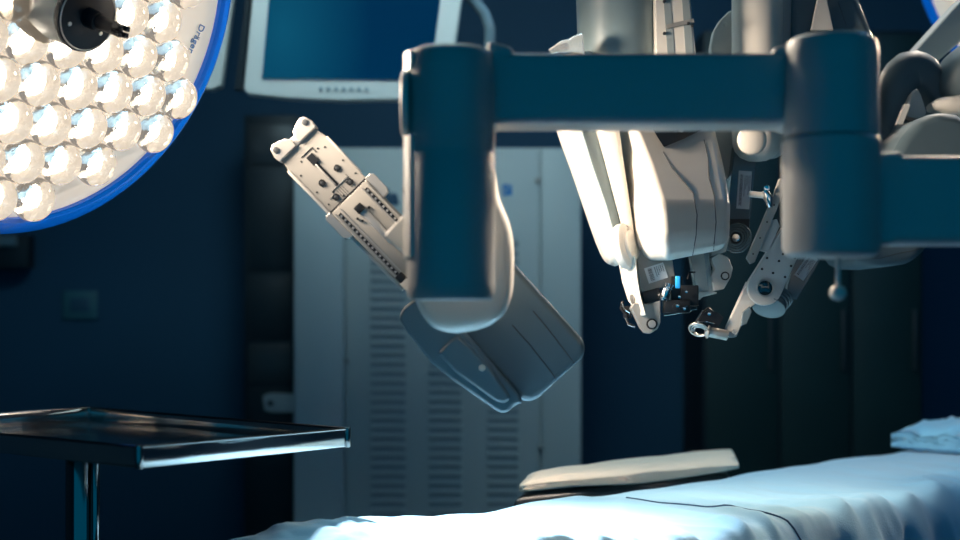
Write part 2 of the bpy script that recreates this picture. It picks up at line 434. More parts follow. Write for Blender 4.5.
# dark rack behind the cabinet
t = thing('equipment_rack', (P(262,0,5.1).x, 5.15, 0), 'black equipment rack behind the left edge of the pale cabinet', 'rack')
fr = frame(268, 330, 5.0)
zz = 1.14*F/5.0
MB(fr).box(-24,30,-215,zz,-80,0,1.5).done('rack_body', 'rack', t)
for y0, y1 in ((-205,-165),(-160,-60),(-52,8),(14,52),(58,105),(112,200)):
    MB(fr).box(-19,24,y0,y1,0,2.5,1).done('module', 'dkp' if y0 in (-205,14) else 'rack', t)
MB(fr).lathe([(0,2.4),(9,2.4),(9,3.5),(0,3.5)], 24, o=(-6,-185,0)).done('dial', 'dkp', t)
# dark store cupboards at the back right
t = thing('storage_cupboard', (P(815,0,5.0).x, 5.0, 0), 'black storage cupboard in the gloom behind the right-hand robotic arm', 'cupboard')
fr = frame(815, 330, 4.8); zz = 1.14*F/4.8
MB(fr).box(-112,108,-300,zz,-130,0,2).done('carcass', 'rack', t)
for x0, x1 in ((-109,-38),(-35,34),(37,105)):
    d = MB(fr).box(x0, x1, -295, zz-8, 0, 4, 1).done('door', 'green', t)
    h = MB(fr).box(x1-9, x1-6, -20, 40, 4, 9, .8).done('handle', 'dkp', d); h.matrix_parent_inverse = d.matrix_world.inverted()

# ---------------------------------------------------------------- monitors
def monitor(name, outer, inner, D, label, stem):
    c = P(sum(p[0] for p in outer)/len(outer), 0, D+.06)
    t = thing('monitor', c, label, 'monitor')
    f0 = frame(0, 0, D); 
    MB(f0).prism([p for p in outer], -16, -2).done('bezel', 'bezel', t, bev=.006)
    MB(f0).prism(inner, -2.2, -.6).done('screen', 'screen', t, smooth=False)
    x0 = min(p[0] for p in outer); x1 = max(p[0] for p in outer)
    MB(f0).box(x0+25, x1-25, -55, 70, -38, -15, 6, 3).done('rear_shell', 'rack', t)
    b = MB(); cx = (x0+x1)/2
    b.tube([P(cx,10,D+.12), P(cx,10,D+.24), P(cx,-50,D+.28), P(cx,-120,D+.28)], .025, 14)
    b.tube([P(cx,-110,D+.28), Vector((P(cx,0,D+.28).x, D+.28, RH))], .03, 14)
    b.done('ceiling_arm', 'ivory', t)
    return t
t = monitor('monitor', [(257,-58),(243,89),(247,94),(290,98.5),(340,100.5),(400,99.5),(444,96),(449,91),(470,-58)],
        [(273,-48),(262,78),(430,79.5),(446,-48)], 3.6, 'flat monitor with pale bezel and blue screen above the cabinet', None)
b = MB(frame(0,0,3.6))
for k in range(7): b.cyl((321+k*7.6, 88.5+.1*k, -2.5), (0,0,1), 2.3, 1.6, 10)
b.done('button_row', 'vent', t)
b = MB(); b.tube([P(452,-30,3.66),P(462,-12,3.66),P(475,2,3.66),P(485,14,3.66),P(490,28,3.66),P(490,50,3.66),P(486,66,3.66),P(470,74,3.66),P(445,76,3.65)], .0165, 14)
b.done('grab_handle', 'tealp', t)
t = monitor('monitor', [(118,-58),(106,86),(212,89),(221,85),(240,-58)], [(130,-48),(122,75),(206,76),(220,-48)], 3.7, 'second monitor mostly hidden behind the large surgical lamp', None)
MB(frame(0,0,3.66)).prism([(250,-60),(254,-60),(241,88),(232,88)], -20, -10).done('cable_channel', 'rack', t, bev=.003)

# ---------------------------------------------------------------- operating table and linen
E1 = Vector((.69,.725,0)).normalized(); E2 = Vector((E1.y,-E1.x,0)); TO = Vector((.143,2.39,0))
def T(s, t_, z): v = TO+E1*s+E2*t_; return Vector((v.x, v.y, z))
TZ = .85
mt = Matrix.Identity(4)
for k in range(3): mt[k][0] = E1[k]; mt[k][1] = E2[k]; mt[k][2] = (0,0,1)[k]; mt[k][3] = (TO.x,TO.y,0)[k]
tb = thing('operating_table', T(.5,.23,0), 'draped operating table running from bottom centre to the right edge', 'operating table')
MB(mt).box(.1,1.0,.0,.46,0,.12,.03,3).done('base', 'steel', tb)
MB(mt).box(.38,.66,.10,.36,.12,.74,.02,3).done('column', 'steel', tb)
for s0, s1 in ((-1.0,-.5),(-.49,.02),(.03,1.15),(1.16,1.9)):
    MB(mt).box(s0,s1,.02,.44,.74,.765,.006).done('table_section', 'steel', tb)
    MB(mt).box(s0,s1,.015,.445,.765,.835,.02,3).done('mattress', 'black', tb)
def interp(x, pts):
    if x <= pts[0][0]: return pts[0][1]
    for a, b in zip(pts, pts[1:]):
        if x <= b[0]:
            f = (x-a[0])/(b[0]-a[0]); f = f*f*(3-2*f); return a[1]+(b[1]-a[1])*f
    return pts[-1][1]
from mathutils import noise as mn
def sheet(name, s0, s1, label, m, zoff, prof, drop_f, drop_b, amp=.004, seed=0, folds=.008, W=.46, ns=250, crum=0, edge_shade=False):
    """cloth lying over the table, hanging at front (t>W) and back (t<0); closed thin solid"""
    path = []
    n1 = 14
    for i in range(n1): path.append(('b', i/n1))
    for i in range(41): path.append(('t', i/40))
    for i in range(1, n1+6): path.append(('f', i/(n1+5)))
    bm = bmesh.new(); grid = []
    for i in range(ns+1):
        s = s0+(s1-s0)*i/ns; row = []
        zt_ = TZ+zoff+interp(s, prof)
        for kind, f in path:
            nz = mn.noise(Vector((s*3+seed, f*2, seed)))*amp*1.3+mn.noise(Vector((s*9+seed, f*5, 3+seed)))*amp*.45
            if crum: nz += crum*(abs(mn.noise(Vector((s*17+seed, f*9, 7))))+.6*abs(mn.noise(Vector((s*40, f*20+seed, 2)))))
            rdg = 1-min(1,abs(mn.noise(Vector((s*11+f*2.2*(kind!='b')+seed, f*1.6, 2+seed))))*3.2)
            rdg2 = 1-min(1,abs(mn.noise(Vector((s*23-f*3+seed, f*2.5, 8+seed))))*3)
            fold = math.sin(s*34+3*mn.noise(Vector((s*6,0,seed))))*.5+mn.noise(Vector((s*22,f*.7+seed,5)))
            if kind == 't':
                t_ = f*W; e = min(t_, W-t_)
                z = zt_+nz - .018*math.exp(-e/.012)
                # pull creases near the front edge
                g = math.exp(-((W-t_)/.10))
                z += fold*.5*folds*g+(rdg*.010+rdg2*.004)*math.exp(-((W-t_)/.13)**2)+.0035*rdg*(t_>.1)
                p = T(s, t_, z)
            elif kind == 'f':
                h = drop_f*f; z = zt_-.018+nz*.4-h
                p = T(s, W+.008+.006*math.sin(min(f*6,1)*PI/2)+fold*folds*1.6*min(1,f*3)+(rdg*.016+rdg2*.006)*min(1,f*4+.2)+.015*f+abs(nz)*.5, z)
            else:
                h = drop_b*(1-f); z = zt_-.018+nz*.4-h
                p = T(s, -.008-.01*(1-f)-fold*folds*.6*(1-f), z)
            row.append(bm.verts.new(p))
        grid.append(row)
    for a, b in zip(grid, grid[1:]):
        for k in range(len(a)-1): bm.faces.new((a[k], a[k+1], b[k+1], b[k]))
    edge = [v.co.copy() for v in grid[-1][26:]]
    bmesh.ops.recalc_face_normals(bm, faces=bm.faces)
    me = bpy.data.meshes.new(name); bm.to_mesh(me); bm.free(); me.shade_smooth()
    o = bpy.data.objects.new(name, me); C.objects.link(o); me.materials.append(M[m])
    k = o.modifiers.new('thick','SOLIDIFY'); k.thickness = .0022; k.offset = 0
    k = o.modifiers.new('sub','SUBSURF'); k.levels = k.render_levels = 1
    if edge_shade:
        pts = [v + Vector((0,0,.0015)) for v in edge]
        MB().tube(pts, .0016, 8).done('edge_shade_line', 'edge_shade', o)  # dark cord draws the overlap's shade line along the sheet edge
    return tag(o, label, 'drape')
sheet('surgical_drape', -.05, 1.9, 'long pale blue sheet over the right part of the operating table, under the pillow', 'cloth', 0,
      [(-.1,-.002),(.1,0),(1.9,0)], .42, .12, amp=.006, seed=1.3, folds=.017)
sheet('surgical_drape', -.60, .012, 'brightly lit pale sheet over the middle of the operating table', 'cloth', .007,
      [(-.60,.004),(-.50,.014),(-.42,.006),(-.33,-.004),(-.22,-.012),(-.08,-.003),(.035,-.001)], .40, .10, amp=.004, seed=5.1, folds=.010, W=.467, ns=120, edge_shade=True)
sheet('surgical_drape', -1.02, -.53, 'crumpled blue sheet at the near end of the operating table, bottom left', 'cloth', .004,
      [(-1.02,-.03),(-.86,-.008),(-.78,-.006),(-.70,.002),(-.64,.010),(-.57,.008),(-.53,.004)], .40, .12, amp=.008, seed=9.7, folds=.016, W=.475, ns=110, crum=.012)
# pillow
pc = P(1006,432,3.36); pl = Matrix.Translation((pc.x, pc.y, TZ+.0285))@Matrix.Rotation(math.atan2(E1.y,E1.x), 4, 'Z')
bm = bmesh.new(); bmesh.ops.create_cube(bm, size=2)
bmesh.ops.subdivide_edges(bm, edges=bm.edges[:], cuts=23, use_grid_fill=True)
for v in bm.verts:
    x, y, z = v.co
    ex = (1-abs(x)**4); ey = (1-abs(y)**4)
    h = .042*(max(ex,0)**.3)*(max(ey,0)**.25)
    px_ = x*.27; py_ = y*.17
    w = mn.noise(Vector((x*3,y*3,z)))*.008+abs(mn.noise(Vector((x*9,y*9,z*3+4))))*.016
    v.co = Vector((px_*(1+.03*math.sin(y*7)), py_*(1+.04*math.sin(x*6)), max(-.026, z*max(h,.015)+w*(.3+.7*(z>-.5)))))
bm.transform(pl); bmesh.ops.recalc_face_normals(bm, faces=bm.faces)
me = bpy.data.meshes.new('pillow'); bm.to_mesh(me); bm.free(); me.shade_smooth(); me.materials.append(M['cloth2'])
o = bpy.data.objects.new('pillow', me); C.objects.link(o); tag(o, 'small blue pillow on the far end of the draped operating table', 'pillow')
# arm board with a folded towel behind the table
ZB = ZC-.285
qd = [ground(519,484,.285), ground(739,463,.285), ground(731,447.5,.285), ground(533,471,.285)]
def bil(u, v, z): a = qd[0].lerp(qd[1], u); c = qd[3].lerp(qd[2], u); p = a.lerp(c, v); return Vector((p.x, p.y, z))
cb = bil(.5,.5,0)
t = thing('arm_board', cb, 'dark padded arm board behind the operating table, carrying the beige towel', 'arm board')
b = MB(); b.levels([[bil(-.02,0,ZB-.085),bil(.95,0.03,ZB-.085),bil(.95,.9,ZB-.085),bil(-.02,.9,ZB-.085)],[bil(-.03,-.01,ZB-.055),bil(.97,.02,ZB-.055),bil(.97,.92,ZB-.055),bil(-.03,.92,ZB-.055)],[bil(-.015,.0,ZB-.0235),bil(.95,.03,ZB-.0235),bil(.95,.9,ZB-.0235),bil(-.015,.9,ZB-.0235)]])
b.done('pad', 'dkp', t, bev=.012, seg=4)
MB().cyl((cb.x,cb.y,.03), (0,0,1), .022, ZB-.115, 24).done('post', 'steel', t)
MB().lathe([(0,0),(.16,0),(.16,.015),(.05,.035),(0,.035)], 36, o=(cb.x,cb.y,0)).done('foot', 'steel', t)
bm = bmesh.new(); bmesh.ops.create_cube(bm, size=2); bmesh.ops.subdivide_edges(bm, edges=bm.edges[:], cuts=23, use_grid_fill=True)
for v in bm.verts:
    x, y, z = v.co
    ex = max(1-abs(y)**6, 0)**.5; ez = max(1-abs(x)**12, 0)**.5
    wv = mn.noise(Vector((x*4,y*2,z*2)))*.003
    zz_ = ZB-.006+z*(.0115*max(ex,.3)*max(ez,.45))+wv*(z>0)
    if z < .3 and y < -.6: zz_ -= (.007+.004*math.sin(x*4+1))*min(1,(-.6-y)/.3)
    v.co = bil(.5+x*.5, .5+y*.5+.02*math.sin(x*6)*(y<-.9), zz_)
bmesh.ops.recalc_face_normals(bm, faces=bm.faces)
me = bpy.data.meshes.new('towel'); bm.to_mesh(me); bm.free(); me.shade_smooth(); me.materials.append(M['towel'])
o = bpy.data.objects.new('folded_towel', me); C.objects.link(o); tag(o, 'folded beige towel lying on the dark arm board behind the table', 'towel')

# ---------------------------------------------------------------- robotic arm 1: foreground frame and left instrument slide
DF = 1.48
a1 = thing('robotic_arm', P(940,200,1.4), 'large dark robotic arm in front, horizontal beam joining two thick columns', 'robotic arm', None)
f = frame(451, 0, DF)
b = MB(f); b.lathe([(0,-300),(40,-300),(43,-296),(44,-285),(44,-156),(43.4,-155),(43.4,-152),(44,-151),(44,-68),(42.5,-67),(42.5,-58),(40,-53),(36,-51),(0,-51)], 64, ax=(0,-1,0))
b.done('left_column', 'frame', a1)
MB(f).cyl((-49,105,4), (1,0,0), 33, 8, 40, 3).done('column_side_cover', 'ivory', a1)
fl = [(-47,-22),(-47,6),(-45,15),(-40,24),(-36,26),(-36,-22)]
for y0, y1 in ((55,74),(138,258)):
    b = MB(f); lo = [b._v((x,y0,w_)) for x,w_ in fl]; hi = [b._v((x,y1,w_)) for x,w_ in fl]
    b.bm.faces.new(lo); b.bm.faces.new(hi[::-1])
    for i in range(6): b.bm.faces.new((lo[i],lo[(i+1)%6],hi[(i+1)%6],hi[i]))
    b.done('lit_edge_strip', 'ivory', a1, bev=.001)  # added pale strip, chamfered to make the column's lit left edge
b = MB(frame(640,87.5,DF)); b.box(-165,150,-35.5,35.5,-62,0,7,5); b.done('cross_beam', 'frame', a1)
for cx, sgn in ((495,1),(785,-1)):
    b = MB(frame(cx,88,DF+.036)); 
    b.levels([[(-8*sgn,-41,-34),(-8*sgn,-41,34),(-8*sgn,43,34),(-8*sgn,43,-34)],[(6*sgn,-38,-31),(6*sgn,-38,31),(6*sgn,39,31),(6*sgn,39,-31)],[(18*sgn,-35,-29),(18*sgn,-35,29),(18*sgn,35,29),(18*sgn,35,-29)]])
    b.done('beam_collar', 'frame', a1, bev=.006)
f = frame(831, 0, DF)
b = MB(f); b.lathe([(0,-138),(47,-138),(47,-136),(46,-60),(46,-52),(44,-43),(39,-39),(0,-39)], 64, ax=(0,-1,0)); b.done('right_column', 'frame', a1)
b = MB(f); b.lathe([(0,-257),(40,-257),(45,-254),(48,-247),(48.5,-150),(48.5,-142),(46,-139),(0,-139)], 64, ax=(0,-1,0)); b.done('right_lower_column', 'frame', a1)
b = MB(frame(1060,199,DF)); b.box(-185,190,-44,44,-68,0,8,5); b.done('outer_beam', 'frame', a1)
b = MB(frame(872,199,DF+.04)); b.levels([[(-8,-42,-36),(-8,-42,36),(-8,49,36),(-8,49,-36)],[(8,-43,-35),(8,-43,35),(8,47,35),(8,47,-35)],[(22,-43,-34),(22,-43,34),(22,43,34),(22,43,-34)]]); b.done('beam_collar', 'frame', a1, bev=.006)
b = MB(); c0 = P(1265,160,DF); b.cyl((c0.x,c0.y,c0.z-.16), (0,0,1), .06, RH-c0.z+.16, 40); b.done('ceiling_post', 'frame', a1)
# knob on a rod under the right column
f = frame(838, 255, 1.49)
kn = MB(f).cyl((0,-4,0), (0,1,0), 2.4, 36, 12).done('knob_rod', 'ivory', a1)
MB(f).lathe([(0,30),(5,31),(8,35),(8.5,40),(6,44),(0,46)], 24, ax=(0,1,0)).done('knob', 'ivory', a1)
# elbow housing behind the left column
b = MB(); b.loft([(455,170,1.68,40,.045),(456,205,1.68,44,.05),(461,240,1.68,51,.054),(463,275,1.68,50.5,.055),(464,300,1.68,47,.055),(465,318,1.68,38,.050),(466,328,1.68,25,.038),(466.5,332,1.68,9,.016)], n=5.5, seg=48, sub=4)
b.done('elbow_housing', 'ivory', a1)
b = MB(frame(0,0,1.60)); b.prism([(384,237),(386,233),(407,211),(440,205),(445,270),(413,262)], -40, 0); b.done('fin_cover', 'ivory', a1, bev=.0035, seg=4)
b = MB(); b.tube([P(453,230,1.50), P(458,240,1.62), P(462,280,1.78), P(466,312,1.88)], [.026,.026,.028,.030], 24); b.done('link_tube', 'plastic', a1)
b = MB(); b.tube([P(430,235,1.58), P(425,240,1.75), P(425,245,1.91)], [.018,.018,.018], 16); b.done('slide_mount', 'plastic', a1)
# the slide
DS = 1.9
SO = (300,146); SA = 46
fs = frame(SO[0], SO[1], DS, SA)
ca, sa = math.cos(R(SA)), math.sin(R(SA))
def uv(px, py): dx, dy = px-SO[0], py-SO[1]; return (dx*ca+dy*sa, -dx*sa+dy*ca)
slide = MB(fs).prism([(-3,-24),(4,-24),(9,-25.5),(175,-25.5),(175,25.5),(9,25.5),(4,24),(-3,24)], -13, 0).done('slide_rail', 'alu', a1, bev=.0012)
def kid(o, par): o.matrix_parent_inverse = par.matrix_world.inverted(); return o
bpy.context.view_layer.update()
kid(MB(fs).box(10,175,24.2,27.6,-11,1.2,.5).done('edge_strip', 'metal', slide), slide)
kid(MB(fs).box(12,60,-27,-24.6,-9,1.0,.5).done('edge_strip', 'metal', slide), slide)
# end bracket with two lobes
b = MB(fs)
for sg in (-1,1):
    b.prism([(-2,2*sg),(-2,25.5*sg),(-9,26.5*sg),(-17,24*sg),(-20,19*sg),(-18,12*sg),(-15,5*sg),(-9,1.5*sg)], -16, 3)
hd = b.done('end_bracket', 'metal', a1, bev=.0022)
b = MB(fs); b.box(-12,-2,-24,24,-12,1,1); b.done('bracket_bridge', 'metal', a1)
for sg in (-1,1): MB(fs).cyl((-13,20*sg,2), (0,0,1), 3.2, 2, 16).done('bracket_screw', 'dkp', a1)
b = MB(fs); b.box(13,24,-4,4,-.5,1.6,.3); b.box(22,54,-1.6,.8,-.5,.6,.2); b.box(9,10,-7,7,-.5,.5); b.box(9,16,-8,-7,-.5,.5); 
kid(b.done('slot', 'black', slide, smooth=False), slide)
kid(MB(fs).box(24,53,.8,2.2,-.5,1.6,.2).done('slot_edge', 'metal', slide), slide)
for p in ((337,168),(322,183),(350,182),(336,197)):
    u, v = uv(*p)
    kid(MB(fs).ring((u,v,.4), (0,0,1), 2.7, .9, 18, 6).done('screw_recess', 'black', slide), slide)
    kid(MB(fs).cyl((u,v,-.2), (0,0,1), 1.9, 1.4, 14).done('screw', 'dkp', slide), slide)
b = MB(fs)
for u, v in ((18,-17),(40,-21),(58,-21),(75,-21),(22,20),(45,20),(62,20),(78,20),(12,10),(14,-11),(56,8),(58,-8),(66,3)): b.cyl((u,v,-.3), (0,0,1), 1.0, .7, 10)
kid(b.done('pin_hole', 'black', slide), slide)
b = MB(fs)
for v in (-3,-.6,1.8,4.2): b.box(57,90,v,v+.6,-.2,.35)
b.tube([(52,-13,.3),(55,-13,.3),(55,9,.3),(59,9,.3),(59,15,.3)], .5, 6)
kid(b.done('rail_groove', 'seam', slide), slide)
# carriage riding on the slide
u0 = uv(350,197)[0]
b = MB(fs); b.box(u0,178,-24,24,1,9,1.2); 
car = b.done('carriage', 'alu', a1)
bpy.context.view_layer.update()
kid(MB(fs).box(u0-3,u0+.6,-25,25,.4,2.5,.4).done('gap_shade_strip', 'black', car), car)  # black strip stands in for the shade at the carriage edge
kid(MB(fs).prism([(u0-2,-31),(u0+1,-34),(u0+20,-34),(u0+24,-31),(u0+24,-24),(u0-2,-24)], -2, 8).done('carriage_ear', 'metal', car, bev=.001), car)
kid(MB(fs).prism([(u0-2,30),(u0+1,32.5),(u0+26,32.5),(u0+30,29),(u0+30,24),(u0-2,24)], -2, 8).done('carriage_ear', 'metal', car, bev=.001), car)
for v0 in (-19.5, 17):
    b = MB(fs); b.box(u0+6,172,v0,v0+3.2,8.6,9.4)
    g = kid(b.done('rack_channel', 'black', car, smooth=False), car)
    b = MB(fs); u = u0+8
    while u < 170: b.box(u, u+2.2, v0+.5, v0+2.7, 9.2, 10.2); u += 5.5
    g2 = b.done('rack_teeth', 'metal', car, smooth=False); kid(g2, car)
for v0 in (-22.6,-15.6,14,21.5):
    kid(MB(fs).box(u0+3,174,v0,v0+.9,8.8,9.9).done('guide_edge', 'metal', car, smooth=False), car)
b = MB(fs); b.box(u0+12,u0+20,-4,5,8.8,12.5,.8); b.cyl((u0+22,-7,9), (0,0,1), 1.6, 1.5, 12); b.cyl((u0+22,9,9), (0,0,1), 1.3, 1.2, 12); b.cyl((u0+27,7,9), (0,0,1), 1.3, 1.2, 12)
kid(b.done('latch_block', 'black', car), car)
kid(MB(fs).box(u0+20,u0+62,-4,3.5,8.8,11,.8).done('cover_strip', 'metal', car), car)
kid(MB(fs).box(u0+90,u0+99,14,23,9,13,.8).done('end_stop', 'black', car), car)
kid(MB(fs).prism([(u0+98,15),(u0+128,18),(u0+132,24),(u0+98,24)], 9, 13).done('wedge_cover', 'ivory', car, bev=.001), car)
# lower drive housing
f2 = frame(558,378,1.90,48)
b = MB(f2); rr = 17; pts = []
for (cx, cy, a0) in ((-rr,43-rr,90),(-rr,-(43-rr),0)):
    for k in range(7): a = R(a0-k*15); pts.append((cx+rr*math.cos(a), cy+rr*math.sin(a)))
pts += [(-130,-43),(-130,43)]
b.prism(pts, -42, 30); hs = b.done('drive_housing', 'tealp', a1, bev=.011, seg=5)
bpy.context.view_layer.update()
seam(hs, [(533,311),(552,334),(574,363),(576,369)], .0009, parent=a1)
seam(hs, [(512,325),(530,345),(551,372),(560,385)], .0009, parent=a1)
b = MB(frame(0,0,1.84)); b.prism([(400,318),(404,308),(417,298),(440,302),(463,328),(500,372),(518,392),(523,402),(514,404),(508,411),(500,412),(488,404),(455,381),(431,362),(408,332)], -42, 20)
h2 = b.done('drive_side_cover', 'tealp', a1, bev=.010, seg=5)
b = MB(frame(0,0,1.815)); b.prism([(437,353),(450,340),(458,334),(470,345),(490,365),(512,398),(505,404),(496,402),(455,372)], -14, 6)
b.done('cover_ridge', 'tealp', a1, bev=.008, seg=4)
MB(frame(482,368,1.80)).cyl((0,0,-4), (0,0,1), 3.4, 6, 16).done('button', 'ivory', a1)

# ---------------------------------------------------------------- overhead boom that carries the other arms (above the picture)
t = thing('robot_boom', (.55, 2.5, RH), 'overhead boom carrying the robotic arms, above the picture', 'boom')
MB().box(.1,1.3,2.2,2.5,2.452,2.62,.03,3).done('boom_beam', 'ivory', t); MB().cyl((.3,2.35,2.62), (0,0,1), .12, RH-2.62, 40).done('boom_post', 'ivory', t)

# ---------------------------------------------------------------- robotic arm 2: centre white arm
a2 = thing('robotic_arm', Vector((P(620,0,2.3).x, 2.3, 2.45)), 'ivory robotic arm in the centre with broad brightly lit rounded housing', 'robotic arm', None)
b = MB(frame(620,0,2.3)); b.lathe([(0,-75),(40,-75),(42,-60),(43,-20),(44,6),(45.2,9),(45.2,12),(46,15),(47,120),(47,420),(0,420)], 64, ax=(0,-1,0)); b.done('upright', 'smoke', a2)
b = MB(); b.loft([(583,44,2.2,11,.014),(574,45,2.2,9,.012),(569,46,2.2,6.5,.01),(563,46.5,2.2,6.5,.009),(556,49,2.2,4,.006),(550,52,2.2,3,.005)], n=2.2, seg=20, sub=2); b.done('clear_nozzle', 'clear', a2)
# slotted link beside the upright
DP = 2.22
b = MB(frame(0,0,DP)); b.prism([(654,-60),(684,-60),(697,60),(656,60)], -22, 0); sl = b.done('slotted_link', 'ivory', a2, bev=.002)
b = MB(frame(0,0,DP)); b.prism([(659,-60),(666,-60),(675,60),(668,60)], 0, .6); b.prism([(678,-60),(684,-60),(694,60),(686,60)], 0,.6); b.done('link_groove', 'vent', a2, smooth=False)
b = MB(frame(0,0,DP)); b.prism([(666,25),(693,19),(694,23),(667,29)], .3, 2.5); b.done('link_strap', 'alu', a2, smooth=False)
b = MB(frame(0,0,DP)); [b.cyl((x,y,1), (0,0,1), 1.6, 2.4, 12) for x, y in ((664,34),(688,24),(692,26),(664,2))]; b.done('link_screw', 'dkp', a2)
# outer link
b = MB(); b.loft([(568,60,2.28,24,.05),(574,90,2.28,24,.05),(581,124,2.28,24.5,.05),(592,165,2.28,21,.05),(603,205,2.28,18.5,.05),(612,238,2.28,16,.048),(618,256,2.28,13.5,.04),(621,264,2.28,6,.02)], n=3.6, seg=40, sub=4)
ol = b.done('outer_link', 'ivory', a2)
b = MB(); b.levels([[P(xa+3,y,2.214),P(xb,y,2.236),P(xb,y,2.27),P(xa+3,y,2.25)] for y,xa,xb in ((60,560,590),(124,576,598),(165,589,610),(205,603,622),(240,613,630),(256,619,631))]); b.done('link_shade_band', 'smoke', a2, bev=.003)  # smoked colour carries the shade of this link face
b = MB(); b.loft([(594,60,2.26,10,.03),(606,124,2.24,11,.03),(614,165,2.24,9,.03),(622,205,2.24,7,.03),(629,240,2.24,5,.03)], n=4, seg=24, sub=3); b.done('inner_link', 'ivory', a2)
f = frame(626,246,2.21,-12,yaw=-62)
MB(f).lathe([(0,-6),(22,-6),(23,-4),(23,2),(21,4),(17,5),(15,8),(0,9)], 40).done('pivot_disc', 'ivory', a2)
# main housing
def lv(y, xs, Ds, dy=0, yw=0): (fl, fr_, br, bl) = xs; (df, db) = Ds; return [P(fl,y,df), P(fr_,y-dy,df+yw), P(br,y-dy,db+yw*.6), P(bl,y,db)]
b = MB(); b.levels([lv(100,(624,709,704,613),(2.20,2.38),0,.07), lv(128,(632,715,708,613),(2.18,2.37),0,.07), lv(165,(647,724,716,612),(2.13,2.36),0,.06), lv(205,(660,731,722,613),(2.08,2.34),0,.06), lv(240,(663,730,721,618),(2.08,2.32),4,.06), lv(262,(664,726,719,640),(2.10,2.28),13,.06)])
hs = b.done('main_housing', 'ivory', a2, bev=.016, seg=6)
bpy.context.view_layer.update()
seam(hs, [(663,152),(672,168),(685,183),(693,193),(697,215),(696,235),(692,258)], .0009, parent=a2)
seam(hs, [(704,140),(708,158),(709,178),(714,195),(716,222),(713,254)], .0009, parent=a2)
# dark recess with connectors on the housing top
bt = bvh(hs)
def stick(pts, ht, name, m, par, tree, bev=0):
    lo, hi = [], []
    for p in pts:
        h, n = onto(tree, *p)
        if h is None: return None
        lo.append(h-n*.001 if n.y < 0 else h+n*.001); n2 = n if n.y < 0 else -n; hi.append(h+n2*ht)
    b = MB(); a = [b._v(v) for v in lo]; c = [b._v(v) for v in hi]; k = len(a)
    b.bm.faces.new(a); b.bm.faces.new(c[::-1])
    for i in range(k): b.bm.faces.new((a[i],a[(i+1)%k],c[(i+1)%k],c[i]))
    return b.done(name, m, par, bev=bev, smooth=False)
def hp(x, y, lift=0):      # a point of the housing's sloping front
    k = (y-128)/37; x0 = 632+15*k; d0 = 2.18-.05*k; return P(x, y, d0+(x-x0)/80*.07-lift)
b = MB(); vs = [(648,121),(703,116),(706,128),(700,131),(683,139),(664,147),(658,138)]
lo = [b._v(hp(x,y,-.004)) for x,y in vs]; hi = [b._v(hp(x,y,.013)) for x,y in vs]
b.bm.faces.new(lo[::-1]); b.bm.faces.new(hi)
for i in range(len(vs)): b.bm.faces.new((lo[i],lo[(i+1)%len(vs)],hi[(i+1)%len(vs)],hi[i]))
b.done('recess', 'black', a2, smooth=False)
for x, y in ((681,130),(686,126),(696,128)): MB().cyl(hp(x,y,.0125), (0,-1,0), .0042, .006, 12).done('connector', 'metal', a2)
# wrist link
DW = 2.2
b = MB(frame(0,0,DW+.02)); b.prism([(636,250),(671,250),(674,270),(678,294),(676,300),(672,301),(671,290),(669,286),(642,292),(640,290)], -26, 0); w1 = b.done('wrist_link', 'alu', a2, bev=.0015)
b = MB(); b.levels([[P(617,255,2.24),P(635,255,2.19),P(636,255,2.25),P(619,255,2.27)],[P(622,282,2.24),P(638,282,2.19),P(640,282,2.25),P(625,282,2.27)],[P(628,301,2.24),P(641,298,2.19),P(643,298,2.25),P(631,301,2.27)],[P(641,316,2.2),P(646,315,2.19),P(647,315,2.24),P(643,316,2.25)]])
w2 = b.done('side_plate', 'ivory', a2, bev=.002)
bpy.context.view_layer.update(); wt = bvh(w2)
b = MB()
for p in ((622,268),(629,273),(625,281),(633,279),(629,289),(636,292),(637,305)):
    h, n = onto(wt, *p)
    if h is not None: b.cyl(h-Vector((0,.0004,0)), (0,-1,0), .0013, .0009, 10)
b.done('plate_hole', 'black', a2)
h, n = onto(wt, 633, 299)
if h is not None:
    MB().lathe([(0,-.001),(.0085,-.001),(.0085,.0015),(.005,.003),(0,.003)], 24, o=h, ax=(n if n.y<0 else -n), sx=.9).done('bearing', 'metal', a2)
label_plate(frame(656,273,DW+.0185,-18), 20, 16, a2)
b = MB(frame(0,0,DW)); b.prism([(631,308),(634,303),(650,304),(661,300),(661,322),(658,329),(650,334),(645,333),(641,328)], -16, -2); b.done('wrist_boss', 'alu', a2, bev=.002)
MB(frame(652,324,DW)).lathe([(0,-2),(5.6,-2),(5.6,-.6),(4,-.2),(0,-.4)], 24).done('bore', 'black', a2); MB(frame(652,324,DW)).lathe([(0,-1),(4,-1),(3.6,1.4),(0,1.6)], 24).done('pivot_pin', 'metal', a2)
b = MB(frame(652,296,DW,-18)); b.box(-9,10,-6,6,-20,-4,1); b.done('gap_shade_block', 'black', a2)  # black block put in as the shade of the wrist gap
b = MB(frame(666,292,DW,-70)); b.cyl((-9,0,0), (1,0,0), 4.8, 18, 24); b.ring((-6,0,0), (1,0,0), 4.8, .8); b.ring((4,0,0), (1,0,0), 4.8, .8); b.done('drive_drum', 'chrome', a2)
